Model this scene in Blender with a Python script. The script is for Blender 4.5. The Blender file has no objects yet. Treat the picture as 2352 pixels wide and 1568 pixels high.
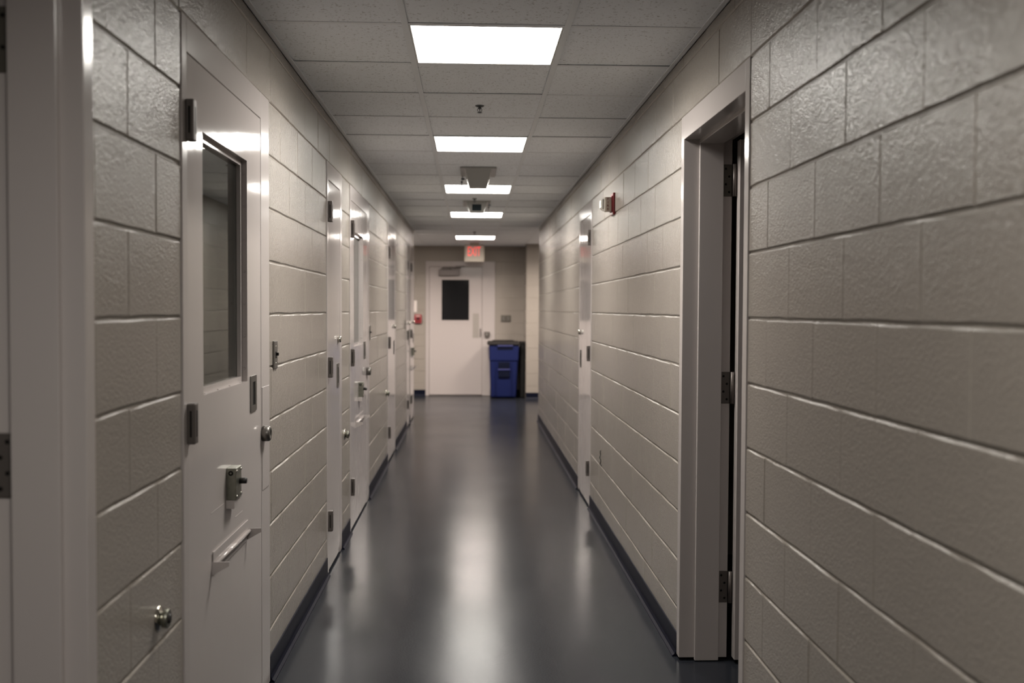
import bpy, bmesh, math, random
from mathutils import Vector, Matrix

random.seed(7)
S = bpy.context.scene
COL = S.collection

# ------------------------------------------------------------------ camera, world, exposure
EYE = 1.470
cam_data = bpy.data.cameras.new('camera')
cam = bpy.data.objects.new('camera', cam_data)
COL.objects.link(cam)
fw = Vector((0.040087, 0.998682, -0.032041)).normalized()
rt = Vector((0.999189, -0.039947, 0.004997)).normalized()
up = rt.cross(fw)
cam.matrix_world = Matrix(((rt.x, up.x, -fw.x, 0), (rt.y, up.y, -fw.y, 0), (rt.z, up.z, -fw.z, EYE), (0, 0, 0, 1)))
cam_data.sensor_width = 36
cam_data.lens = 36 * 2325 / 2352
cam_data.clip_start = 0.02
cam_data.dof.use_dof = True
cam_data.dof.focus_distance = 4.4
cam_data.dof.aperture_fstop = 2.3
cam_data.dof.aperture_blades = 8
S.camera = cam

w = bpy.data.worlds.new('world')
S.world = w
w.use_nodes = True
w.node_tree.nodes['Background'].inputs[0].default_value = (0.02, 0.02, 0.022, 1)
w.node_tree.nodes['Background'].inputs[1].default_value = 0.3

S.view_settings.view_transform = 'Standard'
S.view_settings.look = 'None'
S.view_settings.gamma = 1
S.view_settings.use_curve_mapping = False
S.view_settings.exposure = 0.0
LAMP = 18.5                     # glow of the ceiling light lenses seen at a low angle
BEAM = 30.0                    # watts thrown downwards by each lens
SPREAD = math.radians(158)
LAMP_NEAR = 0.85
try:
    S.cycles.max_bounces = 8
    S.cycles.diffuse_bounces = 5
    S.cycles.glossy_bounces = 4
    S.cycles.sample_clamp_indirect = 6
    S.cycles.use_denoising = True
except Exception:
    pass

# ------------------------------------------------------------------ dimensions (metres)
XL, XR = -0.788, 0.878        # faces of the two long walls
CEIL = 2.529
CO = 0.2063                   # block course
BL = 0.413                    # block length
HEAD = 11 * CO                # top of the door frames
EV, OD = 2.57, 2.364          # phase of the head joints, even / odd courses
L_END, R_END = 13.86, 13.2    # where the corridor opens out
Y_END = 17.1
Y_BACK = -2.6
SINGLE_Y = 8.7                # blocks nearer than this are built one by one
ROW0, ROW = 3.82, 0.6125      # ceiling grid
GX0, GX1 = -0.252, 0.357

# ------------------------------------------------------------------ materials
def mat(name, col, rough=0.5, metal=0.0, bump=None, emit=None, spec=0.5, var=None, coat=None, trans=0.0, ior=1.45, rvar=None):
    """bump / var: list of (noise scale, strength, distance); colour variation (scale, amount)"""
    m = bpy.data.materials.new(name)
    m.use_nodes = True
    nt = m.node_tree
    b = nt.nodes['Principled BSDF']
    b.inputs['Base Color'].default_value = (*col, 1)
    b.inputs['Roughness'].default_value = rough
    b.inputs['Metallic'].default_value = metal
    b.inputs['Specular IOR Level'].default_value = spec
    b.inputs['IOR'].default_value = ior
    b.inputs['Transmission Weight'].default_value = trans
    if coat:
        b.inputs['Coat Weight'].default_value = coat[0]
        b.inputs['Coat Roughness'].default_value = coat[1]
    if emit:
        b.inputs['Emission Color'].default_value = (*emit[0], 1)
        b.inputs['Emission Strength'].default_value = emit[1]
    geo = nt.nodes.new('ShaderNodeNewGeometry') if (bump or var or rvar) else None
    prev = None
    for sc, st, di in (bump or []):
        n = nt.nodes.new('ShaderNodeTexNoise')
        n.inputs['Scale'].default_value = sc
        n.inputs['Detail'].default_value = 2.0
        nt.links.new(geo.outputs['Position'], n.inputs['Vector'])
        bp = nt.nodes.new('ShaderNodeBump')
        bp.inputs['Strength'].default_value = st
        bp.inputs['Distance'].default_value = di
        nt.links.new(n.outputs['Fac'], bp.inputs['Height'])
        if prev:
            nt.links.new(prev.outputs['Normal'], bp.inputs['Normal'])
        prev = bp
    if prev:
        nt.links.new(prev.outputs['Normal'], b.inputs['Normal'])
        if coat:
            nt.links.new(prev.outputs['Normal'], b.inputs['Coat Normal'])
    if var:
        n = nt.nodes.new('ShaderNodeTexNoise')
        n.inputs['Scale'].default_value = var[0]
        n.inputs['Detail'].default_value = 4
        nt.links.new(geo.outputs['Position'], n.inputs['Vector'])
        r = nt.nodes.new('ShaderNodeValToRGB')
        a = var[1]
        r.color_ramp.elements[0].position = 0.3
        r.color_ramp.elements[1].position = 0.7
        r.color_ramp.elements[0].color = (*[c * (1 - a) for c in col], 1)
        r.color_ramp.elements[1].color = (*[min(1, c * (1 + a)) for c in col], 1)
        nt.links.new(n.outputs['Fac'], r.inputs['Fac'])
        nt.links.new(r.outputs['Color'], b.inputs['Base Color'])
    if rvar:
        n = nt.nodes.new('ShaderNodeTexNoise')
        n.inputs['Scale'].default_value = rvar[0]
        n.inputs['Detail'].default_value = 3
        nt.links.new(geo.outputs['Position'], n.inputs['Vector'])
        mr = nt.nodes.new('ShaderNodeMapRange')
        mr.inputs['From Min'].default_value = 0.3
        mr.inputs['From Max'].default_value = 0.7
        mr.inputs['To Min'].default_value = rough - rvar[1]
        mr.inputs['To Max'].default_value = rough + rvar[1]
        nt.links.new(n.outputs['Fac'], mr.inputs['Value'])
        nt.links.new(mr.outputs['Result'], b.inputs['Roughness'])
    return m

def tile_material():
    m = mat('ceiling_tile_fibre', (0.92, 0.95, 0.985), 0.9, bump=[(160, 0.25, 0.003)], spec=0.2)
    nt = m.node_tree
    b = nt.nodes['Principled BSDF']
    geo = nt.nodes.new('ShaderNodeNewGeometry')
    n = nt.nodes.new('ShaderNodeTexNoise')
    n.inputs['Scale'].default_value = 95
    n.inputs['Detail'].default_value = 3
    nt.links.new(geo.outputs['Position'], n.inputs['Vector'])
    r = nt.nodes.new('ShaderNodeValToRGB')
    r.color_ramp.elements[0].position = 0.30
    r.color_ramp.elements[0].color = (0.50, 0.50, 0.50, 1)
    r.color_ramp.elements[1].position = 0.40
    r.color_ramp.elements[1].color = (0.89, 0.92, 0.955, 1)
    nt.links.new(n.outputs['Fac'], r.inputs['Fac'])
    nt.links.new(r.outputs['Color'], b.inputs['Base Color'])
    return m

M = {}
M['wall'] = mat('wall_gloss_paint', (0.265, 0.238, 0.210), 0.15, bump=[(7, 0.25, 0.006), (95, 0.70, 0.0024), (215, 0.75, 0.0022)], spec=0.26)
M['mortar'] = mat('painted_mortar', (0.26, 0.235, 0.205), 0.45, bump=[(60, 0.6, 0.004)], spec=0.2)
M['trim'] = mat('door_gloss_paint', (0.41, 0.372, 0.358), 0.085, bump=[(9, 0.10, 0.004), (150, 0.08, 0.0006)], spec=0.5)
M['frame'] = mat('frame_gloss_paint', (0.39, 0.355, 0.342), 0.16, bump=[(9, 0.1, 0.004), (150, 0.08, 0.0006)])
M['floor'] = mat('grey_floor_coating', (0.0142, 0.0156, 0.0195), 0.205, bump=[(2.2, 0.10, 0.010), (16, 0.14, 0.0016), (110, 0.22, 0.0009)], var=(2.5, 0.10), rvar=(1.6, 0.02), spec=0.11)
M['base'] = mat('navy_rubber', (0.0036, 0.0046, 0.0120), 0.42, spec=0.12)
M['tile'] = tile_material()
M['grid'] = mat('grid_enamel', (0.82, 0.845, 0.87), 0.45)
M['plenum'] = mat('plenum_dark', (0.05, 0.05, 0.05), 0.9)
M['plain'] = mat('plain_wall_paint', (0.28, 0.25, 0.22), 0.5, var=(4, 0.05))
M['lampbody'] = mat('lamp_enamel', (0.70, 0.70, 0.68), 0.4)
M['diffuser'] = mat('lit_diffuser', (0.8, 0.8, 0.8), 0.4, emit=((1.0, 0.955, 0.885), LAMP))
M['diffuser_near'] = mat('lit_diffuser_near', (0.8, 0.8, 0.8), 0.4, emit=((1.0, 0.955, 0.885), LAMP * LAMP_NEAR))
M['diffuser_far'] = mat('lit_diffuser_warm', (0.8, 0.8, 0.8), 0.4, emit=((1.0, 0.885, 0.795), LAMP * 1.6))
M['steel'] = mat('dull_steel', (0.17, 0.16, 0.148), 0.38, 0.85, bump=[(40, 0.1, 0.001)])
M['hinge'] = mat('dark_hinge_steel', (0.115, 0.100, 0.092), 0.42, 0.45, bump=[(60, 0.1, 0.001)])
M['galv'] = mat('zinc_plate', (0.26, 0.26, 0.22), 0.35, 0.9, var=(60, 0.15))
M['chrome'] = mat('chrome', (0.55, 0.53, 0.48), 0.14, 1.0)
M['black'] = mat('black_rubber', (0.012, 0.010, 0.010), 0.5)
M['dark'] = mat('dark_recess', (0.006, 0.0055, 0.005), 0.6, spec=0.2)  # near-black parts; in slots and recesses the shade is put into this colour
M['spr'] = mat('sprinkler_metal', (0.13, 0.137, 0.145), 0.35, 0.7)
M['cambox'] = mat('camera_housing_enamel', (0.36, 0.355, 0.335), 0.30)
M['lens'] = mat('smoked_window', (0.03, 0.04, 0.045), 0.08)
M['bin'] = mat('blue_plastic', (0.0062, 0.0108, 0.060), 0.45, bump=[(80, 0.1, 0.001)], spec=0.25)
M['binlite'] = mat('pale_blue_plastic', (0.022, 0.026, 0.11), 0.4)  # paler blue for the grab bar and lip grip
M['lid'] = mat('charcoal_plastic', (0.014, 0.0122, 0.0115), 0.6, spec=0.12)
M['blackbox'] = mat('black_plastic', (0.006, 0.0055, 0.0055), 0.5)
M['red'] = mat('red_plastic', (0.16, 0.009, 0.012), 0.3)
M['redink'] = mat('red_print', (0.14, 0.016, 0.016), 0.5)
M['white'] = mat('off_white_plastic', (0.40, 0.36, 0.33), 0.35)
M['strobe'] = mat('strobe_body', (0.50, 0.44, 0.37), 0.45, spec=0.3)
M['binshade'] = mat('navy_recess_shade', (0.0035, 0.005, 0.015), 0.6, spec=0.1)  # darker bin blue, recess and under-grip shade put into the colour
M['pushplate'] = mat('brushed_pale_steel', (0.30, 0.275, 0.25), 0.4, 0.2)
M['smoked'] = mat('smoked_glass_pane', (0.011, 0.011, 0.012), 0.06, spec=0.4)
M['panelwhite'] = mat('white_panel', (0.62, 0.57, 0.54), 0.4)
M['redfaded'] = mat('faded_red_plastic', (0.26, 0.035, 0.042), 0.4)
M['clear'] = mat('clear_lens', (0.95, 0.96, 0.94), 0.22, trans=0.9, ior=1.45)
M['exit'] = mat('lit_exit_letters', (0.6, 0.05, 0.04), 0.4, emit=((1.0, 0.085, 0.08), 0.85))
M['exitbody'] = mat('exit_sign_body', (0.34, 0.30, 0.245), 0.4)
M['closer'] = mat('closer_enamel', (0.14, 0.122, 0.116), 0.4, 0.3)
M['plate'] = mat('grey_plate', (0.11, 0.10, 0.085), 0.4, 0.4)
def glass_material(name, tint):
    m = bpy.data.materials.new(name)
    m.use_nodes = True
    nt = m.node_tree
    b = nt.nodes['Principled BSDF']
    b.inputs['Base Color'].default_value = (*tint, 1)
    b.inputs['Roughness'].default_value = 0.02
    b.inputs['Transmission Weight'].default_value = 1.0
    b.inputs['IOR'].default_value = 1.52
    return m
M['glass'] = glass_material('wired_security_glass', (0.72, 0.80, 0.74))
M['glassdark'] = glass_material('dark_glass', (0.5, 0.5, 0.5))

# ------------------------------------------------------------------ mesh helpers (bmesh in world coordinates)
WORLD = {}                    # object -> world origin
def new():
    return bmesh.new()

def box(bm, x0, x1, y0, y1, z0, z1, bev=0.0, seg=1):
    x0, x1 = min(x0, x1), max(x0, x1)
    y0, y1 = min(y0, y1), max(y0, y1)
    z0, z1 = min(z0, z1), max(z0, z1)
    vs = [bm.verts.new(p) for p in ((x0, y0, z0), (x1, y0, z0), (x1, y1, z0), (x0, y1, z0),
                                    (x0, y0, z1), (x1, y0, z1), (x1, y1, z1), (x0, y1, z1))]
    fs = [bm.faces.new([vs[i] for i in f]) for f in ((3, 2, 1, 0), (4, 5, 6, 7), (0, 1, 5, 4), (1, 2, 6, 5), (2, 3, 7, 6), (3, 0, 4, 7))]
    if bev > 0:
        es = list({e for f in fs for e in f.edges})
        bmesh.ops.bevel(bm, geom=es, offset=bev, segments=seg, profile=0.5, affect='EDGES')
    return bm

def wb(bm, side, u0, u1, h0, h1, o0, o1, bev=0.0, seg=1):
    """box on a long wall: u along the corridor, h height, o outwards from the wall face"""
    if side == 'L':
        return box(bm, XL + o0, XL + o1, u0, u1, h0, h1, bev, seg)
    if side == 'R':
        return box(bm, XR - o0, XR - o1, u0, u1, h0, h1, bev, seg)
    return box(bm, u0, u1, Y_END - o0, Y_END - o1, h0, h1, bev, seg)     # 'E': end wall, u = x

def wp(side, u, h, o):
    if side == 'L':
        return Vector((XL + o, u, h))
    if side == 'R':
        return Vector((XR - o, u, h))
    return Vector((u, Y_END - o, h))

def lathe(bm, p0, axis, prof, seg=20, cap=True):
    """prof: list of (distance along axis, radius)"""
    axis = Vector(axis).normalized()
    a = Vector((0, 0, 1)) if abs(axis.z) < 0.9 else Vector((1, 0, 0))
    s = axis.cross(a).normalized()
    t = axis.cross(s)
    rings = []
    for d, r in prof:
        c = Vector(p0) + axis * d
        rings.append([bm.verts.new(c + (s * math.cos(k * 2 * math.pi / seg) + t * math.sin(k * 2 * math.pi / seg)) * r) for k in range(seg)])
    for i in range(len(rings) - 1):
        for k in range(seg):
            f = bm.faces.new((rings[i][k], rings[i][(k + 1) % seg], rings[i + 1][(k + 1) % seg], rings[i + 1][k]))
            f.smooth = True
    if cap:
        bm.faces.new(list(reversed(rings[0])))
        bm.faces.new(rings[-1])
    return bm

def tube(bm, pts, r, seg=8):
    for a, b in zip(pts[:-1], pts[1:]):
        a, b = Vector(a), Vector(b)
        lathe(bm, a, b - a, [(0, r), ((b - a).length, r)], seg)
    return bm

def prism(bm, poly, axis, d0, d1):
    """poly: 2-D points extruded along axis 'x','y','z' between d0 and d1"""
    def pt(p, d):
        return {'x': (d, p[0], p[1]), 'y': (p[0], d, p[1]), 'z': (p[0], p[1], d)}[axis]
    a = [bm.verts.new(pt(p, d0)) for p in poly]
    b = [bm.verts.new(pt(p, d1)) for p in poly]
    n = len(poly)
    bm.faces.new(a)
    bm.faces.new(list(reversed(b)))
    for i in range(n):
        bm.faces.new((a[i], b[i], b[(i + 1) % n], a[(i + 1) % n]))
    return bm

def holed(bm, side, u0, u1, h0, h1, hole, o0, o1, bev=0.0):
    """panel with a rectangular hole (real opening), one closed ring"""
    a0, a1, b0, b1 = hole
    def ring(o):
        return [[bm.verts.new(wp(side, u, h, o)) for u, h in q] for q in
                (((u0, h0), (u1, h0), (u1, h1), (u0, h1)), ((a0, b0), (a1, b0), (a1, b1), (a0, b1)))]
    F, B = ring(o1), ring(o0)
    for k in range(4):
        j = (k + 1) % 4
        bm.faces.new((F[0][k], F[0][j], F[1][j], F[1][k]))
        bm.faces.new((B[0][j], B[0][k], B[1][k], B[1][j]))
        bm.faces.new((F[0][j], F[0][k], B[0][k], B[0][j]))
        bm.faces.new((F[1][k], F[1][j], B[1][j], B[1][k]))
    if bev:
        es = [e for e in bm.edges if len(e.link_faces) == 2 and e.calc_face_angle(0) > 1.2]
        bmesh.ops.bevel(bm, geom=es, offset=bev, segments=2, profile=0.5, affect='EDGES')
    return bm

def obj(name, bm, m, parent=None, origin=None, smooth=False):
    bmesh.ops.recalc_face_normals(bm, faces=bm.faces)
    if origin is None:
        xs = [v.co for v in bm.verts]
        lo = Vector((min(c.x for c in xs), min(c.y for c in xs), min(c.z for c in xs)))
        hi = Vector((max(c.x for c in xs), max(c.y for c in xs), max(c.z for c in xs)))
        origin = (lo + hi) / 2
        origin.z = lo.z
    origin = Vector(origin)
    bmesh.ops.translate(bm, vec=-origin, verts=bm.verts)
    me = bpy.data.meshes.new(name)
    if smooth:
        for f in bm.faces:
            f.smooth = True
    bm.to_mesh(me)
    bm.free()
    me.materials.append(m)
    return link(name, me, origin, parent)

def link(name, data, origin, parent=None):
    o = bpy.data.objects.new(name, data)
    COL.objects.link(o)
    origin = Vector(origin)
    WORLD[o] = origin
    if parent:
        o.parent = parent
        o.location = origin - WORLD[parent]
    else:
        o.location = origin
    return o

def tag(o, label=None, cat=None, group=None, kind=None):
    if label: o['label'] = label
    if cat: o['category'] = cat
    if group: o['group'] = group
    if kind: o['kind'] = kind
    return o

def empty(name, loc, label=None, cat=None, group=None, kind=None):
    return tag(link(name, None, loc), label, cat, group, kind)

def copy_tree(o, parent=None):
    c = o.copy()
    COL.objects.link(c)
    if parent: c.parent = parent
    for ch in list(o.children):
        copy_tree(ch, c)
    return c

# ------------------------------------------------------------------ door openings in the long walls
LD = {'near': (1.12, 2.142), 'cell1': (2.787, 3.965), 'chase1': (5.548, 6.165), 'cell2': (6.588, 7.800),
      'room4': (9.56, 10.50), 'chase2': (12.36, 12.84), 'cell3': (13.05, 13.86)}
RD = {'open': (3.185, 4.222), 'room2': (7.39, 8.215)}

# ------------------------------------------------------------------ floor, ceiling
bm = new(); box(bm, -3.3, 3.3, Y_BACK - 0.1, Y_END + 0.1, -0.1, 0.0)
floor = tag(obj('floor', bm, M['floor'], origin=(0, 0, 0)), 'glossy dark blue-grey floor reflecting the ceiling lights', 'floor', kind='structure')

bm = new(); box(bm, -3.3, 3.3, Y_BACK - 0.1, Y_END + 0.1, CEIL + 0.09, CEIL + 0.15)
ceiling = tag(obj('ceiling', bm, M['plenum'], origin=(0, 0, CEIL)), 'suspended ceiling of speckled tiles in a metal grid', 'ceiling', kind='structure')

LIGHT_ROWS = {0: 'first', 4: 'second', 8: 'third', 12: 'fourth', 18: 'fifth'}
BEHIND_ROWS = (-6,)
SIDE_ROW = 18
NROWS0, NROWS1 = -10, 21
def row(k):
    return ROW0 + k * ROW
cols = [(XL, GX0), (GX0, GX1), (GX1, XR)]
def tile(x0, x1, y0, y1, parent=ceiling):
    g = 0.0035
    bm = new()
    dz = random.uniform(-0.0008, 0.0012)
    z0 = CEIL + 0.0032 + dz
    tx, ty = random.uniform(-0.0012, 0.0012), random.uniform(-0.0012, 0.0012)
    box(bm, x0 + g, x1 - g, y0 + g, y1 - g, z0, z0 + 0.016)
    for v in bm.verts:
        v.co.z += tx * (v.co.x - x0) / (x1 - x0) + ty * (v.co.y - y0) / (y1 - y0)
    return obj('ceiling_tile', bm, M['tile'], parent)
for k in range(NROWS0, NROWS1 + 1):
    y0, y1 = row(k), min(row(k + 1), Y_END)
    if y1 - y0 < 0.05: continue
    for i, (x0, x1) in enumerate(cols):
        if i == 1 and (k in LIGHT_ROWS or k in BEHIND_ROWS): continue
        tile(x0, x1, y0, y1)
    if y1 > L_END:                                   # the wider part at the far end
        tile(XL - 0.6, XL, y0, y1)
        if k != SIDE_ROW: tile(XL - 1.2, XL - 0.6, y0, y1)
        tile(-2.6, XL - 1.2, y0, y1)
    if y1 > R_END:
        tile(XR, XR + 0.6, y0, y1)
        if k != SIDE_ROW: tile(XR + 0.6, XR + 1.2, y0, y1)
        tile(XR + 1.2, 2.6, y0, y1)
# grid: two main runners, cross tees, wall angles
for x in (GX0, GX1):
    bm = new(); box(bm, x - 0.012, x + 0.012, Y_BACK, Y_END, CEIL - 0.0015, CEIL + 0.0015, 0.0006); box(bm, x - 0.001, x + 0.001, Y_BACK, Y_END, CEIL, CEIL + 0.035)
    obj('main_runner', bm, M['grid'], ceiling)
for k in range(NROWS0, NROWS1 + 1):
    y = row(k)
    for i, (x0, x1) in enumerate(cols):
        bm = new(); box(bm, x0 + (0.0125 if i else 0.012), x1 - 0.0125, y - 0.012, y + 0.012, CEIL - 0.0008, CEIL + 0.0016); box(bm, x0 + 0.02, x1 - 0.02, y - 0.001, y + 0.001, CEIL, CEIL + 0.03)
        obj('cross_tee', bm, M['grid'], ceiling)
for x0, x1, yy in ((XL, XL + 0.02, L_END), (XR - 0.02, XR, R_END)):
    bm = new(); box(bm, x0, x1, Y_BACK, yy, CEIL - 0.004, CEIL + 0.0012); xx = x0 if x0 < 0 else x1 - 0.0015
    box(bm, xx, xx + 0.0015, Y_BACK, yy, CEIL - 0.004, CEIL + 0.022)
    obj('wall_angle', bm, M['grid'], ceiling)
bm = new(); box(bm, -2.6, 2.6, Y_END - 0.02, Y_END, CEIL - 0.004, CEIL + 0.0012)
obj('wall_angle', bm, M['grid'], ceiling)
# extra runners in the wide part
for x, ya in ((XL, L_END), (XL - 0.6, L_END), (XR, R_END), (XR + 0.6, R_END)):
    bm = new(); box(bm, x - 0.012, x + 0.012, ya, Y_END, CEIL - 0.0015, CEIL + 0.0015)
    obj('main_runner', bm, M['grid'], ceiling)

# ------------------------------------------------------------------ block walls
def block_bm(bm, side, u0, u1, h0, h1, rnd, segs=4):
    """one painted masonry block: bowed edges, soft chamfers, uneven face"""
    f = rnd.uniform(-0.0008, 0.0008)
    gb = 0.003
    cu, cv = (0.0030, 0.0042) if h0 > 1.6 else (0.0022, 0.0046)
    de = -0.0030 if h0 > 1.6 else -0.0016
    hb, ht = h0 + gb, h1 - gb
    n = max(1, min(segs, int(round((u1 - u0) / 0.1))))
    def j(a): return rnd.uniform(-a, a)
    rows = []
    us = [u0 + (u1 - u0) * k / n for k in range(n + 1)]
    ui = [u0 + cu + (u1 - u0 - 2 * cu) * k / n for k in range(n + 1)]
    jb = [j(0.0013) for _ in us]; jt = [j(0.0013) for _ in us]
    back = -0.02
    rows.append([(us[k], hb + jb[k] * 0.6, back) for k in range(n + 1)])
    rows.append([(us[k], hb + jb[k] * 0.6, de if k in (0, n) else -0.0042) for k in range(n + 1)])
    rows.append([(ui[k], hb + cv + jb[k], f) for k in range(n + 1)])
    rows.append([(ui[k], ht - cv + jt[k], f) for k in range(n + 1)])
    rows.append([(us[k], ht + jt[k] * 0.6, de if k in (0, n) else -0.0042) for k in range(n + 1)])
    rows.append([(us[k], ht + jt[k] * 0.6, back) for k in range(n + 1)])
    V = [[bm.verts.new(wp(side, *p)) for p in r] for r in rows]
    for a, b in zip(V[:-1], V[1:]):
        for k in range(n):
            bm.faces.new((a[k], a[k + 1], b[k + 1], b[k]))
    for k in (0, n):
        bm.faces.new((V[1][k], V[2][k], V[3][k], V[4][k]))
        bm.faces.new((V[0][k], V[1][k], V[4][k], V[5][k]))
    return bm

def course_blocks(c, ya, yb, openings):
    """u-intervals of the blocks in course c"""
    h0, h1 = c * CO, min((c + 1) * CO, CEIL)
    ph = EV if c % 2 == 0 else OD
    k = math.floor((ya - ph) / BL)
    u = ph + k * BL
    out = []
    cuts = [o for o in openings if h0 < HEAD - 0.01]
    while u < yb:
        a, b = max(u, ya), min(u + BL, yb)
        segs = [(a, b)]
        for (o0, o1) in cuts:
            nxt = []
            for s0, s1 in segs:
                if o1 <= s0 or o0 >= s1: nxt.append((s0, s1)); continue
                if s0 < o0: nxt.append((s0, o0))
                if s1 > o1: nxt.append((o1, s1))
            segs = nxt
        out += [s for s in segs if s[1] - s[0] > 0.012]
        u += BL
    return h0, h1, out

def block_wall(name, side, ya, yb, openings, label, single_from, single_to):
    openings = sorted(openings)
    bm = new()
    back, face = -0.20, -0.0052
    y = ya
    for o0, o1 in openings:
        if o0 > y: wb(bm, side, y, o0, 0, CEIL + 0.09, back, face)
        wb(bm, side, o0, o1, HEAD, CEIL + 0.09, back, face)
        y = o1
    if yb > y: wb(bm, side, y, yb, 0, CEIL + 0.09, back, face)
    wall = tag(obj(name, bm, M['mortar'], origin=wp(side, ya, 0, 0)), label, 'wall', kind='structure')
    far = new(); nfar = 0
    rnd = random.Random({'L': 11, 'R': 23, 'E': 5}[side])
    for c in range(0, 13):
        h0, h1, segs = course_blocks(c, ya, yb, openings)
        for (a, b) in segs:
            if single_from <= (a + b) / 2 <= single_to:
                bm = new(); block_bm(bm, side, a, b, h0, h1, rnd)
                obj('block', bm, M['wall'], wall)
            else:
                block_bm(far, side, a, b, h0, h1, rnd, 1); nfar += 1
    if nfar:
        o = obj('distant_blocks', far, M['wall'], wall)
        o['kind'] = 'stuff'
    else:
        far.free()
    return wall

wall_left = block_wall('wall_left', 'L', Y_BACK, L_END, list(LD.values()), 'left corridor wall of glossy grey painted blocks', 1.4, SINGLE_Y)
wall_right = block_wall('wall_right', 'R', Y_BACK, R_END, list(RD.values()), 'right corridor wall of glossy grey painted blocks', 1.2, SINGLE_Y)
wall_end = block_wall('wall_end', 'E', -2.6, 2.6, [(-0.771, 0.395)], 'far end wall of painted blocks around the exit door', -1.3, 0.95)

# pilaster at the far right corner
PX0, PX1, PY0 = 0.892, 1.50, 16.52
bm = new(); box(bm, PX0 + 0.004, PX1, PY0 + 0.004, Y_END, 0, CEIL + 0.09)
pil = tag(obj('wall_pilaster', bm, M['mortar']), 'short block pilaster at the far right corner', 'wall', kind='structure')
for c in range(13):
    h0, h1 = c * CO, min((c + 1) * CO, CEIL)
    cuts = [PX0, PX0 + BL, PX1] if c % 2 == 0 else [PX0, PX0 + BL / 2, PX1]
    for a, b in zip(cuts[:-1], cuts[1:]):
        bm = new(); box(bm, a + 0.001, b - 0.001, PY0, PY0 + 0.19, h0 + 0.003, h1 - 0.003, 0.003)
        if a == PX0: box(bm, a, a + 0.1, PY0 + 0.2, Y_END - 0.01, h0 + 0.003, h1 - 0.003, 0.003)
        obj('block', bm, M['wall'], pil)

# plain walls that close the rooms behind and the cross corridor
for n, a in (('wall_back', (-3.3, 3.3, Y_BACK - 0.1, Y_BACK)), ('wall_far_left', (-2.7, -2.6, L_END, Y_END)), ('wall_far_right', (2.6, 2.7, R_END, Y_END)),
             ('wall_outer_left', (-3.3, -3.2, Y_BACK, L_END)), ('wall_outer_right', (3.2, 3.3, Y_BACK, R_END)),
             ('wall_return_left', (-3.2, XL - 0.2, L_END - 0.1, L_END)), ('wall_return_right', (XR + 0.2, 3.2, R_END - 0.1, R_END)),
             ('wall_cell_near', (-3.2, XL - 0.2, 2.42, 2.5)), ('wall_cell_far', (-3.2, XL - 0.2, 5.2, 5.3)), ('wall_cell_second', (-3.2, XL - 0.2, 9.0, 9.1)),
             ('wall_room_near', (XR + 0.2, 3.2, 2.5, 2.6)), ('wall_room_far', (XR + 0.2, 3.2, 6.0, 6.1))):
    bm = new(); box(bm, a[0], a[1], a[2], a[3], 0, CEIL + 0.09)
    tag(obj(n, bm, M['plain']), kind='structure', label='plain painted wall out of sight, ' + n[5:].replace('_', ' '), cat='wall')

# ------------------------------------------------------------------ rubber base
def base_segments(name, side, spans, label):
    o = empty(name, wp(side, spans[0][0], 0, 0), label, 'baseboard', kind='structure')
    prof = [(0, 0), (0.022, 0), (0.021, 0.004), (0.011, 0.012), (0.006, 0.024), (0.005, 0.100), (0.003, 0.102), (0, 0.102)]
    for u0, u1 in spans:
        bm = new()
        if side == 'L': prism(bm, [(XL + p, h) for p, h in prof], 'y', u0, u1)
        elif side == 'R': prism(bm, [(XR - p, h) for p, h in prof], 'y', u0, u1)
        else: prism(bm, [(Y_END - p, h) for p, h in prof], 'x', u0, u1)
        obj('base_strip', bm, M['base'], o)
    return o
def gaps(a, b, openings):
    out = []; y = a
    for o0, o1 in sorted(openings):
        if o0 - y > 0.02: out.append((y, o0))
        y = o1
    if b - y > 0.02: out.append((y, b))
    return out
base_segments('baseboard_left', 'L', gaps(Y_BACK, L_END, LD.values()), 'dark navy rubber base along the left wall')
base_segments('baseboard_right', 'R', gaps(Y_BACK, R_END, RD.values()), 'dark navy rubber base along the right wall')
base_segments('baseboard_end', 'E', [(-2.6, -0.771), (0.395, PX0)], 'dark navy rubber base along the far end wall')
bm = new(); prof = [(0, 0), (0.022, 0), (0.021, 0.004), (0.006, 0.024), (0.005, 0.10), (0, 0.102)]
prism(bm, [(PY0 - p, h) for p, h in prof], 'x', PX0, PX1)
tag(obj('baseboard_pilaster', bm, M['base']), 'navy rubber base on the pilaster at the far right', 'baseboard', kind='structure')

# ------------------------------------------------------------------ doors
def frame_bm(side, u0, u1, wl, wr, head, depth=0.10, proud=0.004):
    """three-piece frame face as one welded U"""
    bm = new()
    b = 0.0025
    wb(bm, side, u0, u0 + wl, 0.006, HEAD, -depth, proud, b, 2)
    wb(bm, side, u1 - wr, u1, 0.006, HEAD, -depth, proud, b, 2)
    wb(bm, side, u0 + wl - 0.0012, u1 - wr + 0.0012, head, HEAD - 0.0003, -depth, proud - 0.0002, b, 2)
    return bm

def hinge_at(parent, side, u, h, hh=0.114, w=0.034, p=0.027):
    bm = new(); wb(bm, side, u - w / 2, u + w / 2, h - hh / 2, h + hh / 2, 0.003, p, 0.004, 2)
    o = obj('hinge', bm, M['hinge'], parent)
    bm = new()
    wb(bm, side, u - w / 2 - 0.0008, u + w / 2 + 0.0008, h - hh * 0.32, h + hh * 0.32, 0.012, 0.017)
    wb(bm, side, u - 0.004, u + 0.004, h - hh * 0.32, h + hh * 0.32, 0.02, p + 0.0006)
    obj('barrel_slot_shade', bm, M['dark'], o)  # raised dark strips, the slot's shade given by colour
    return o

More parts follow.
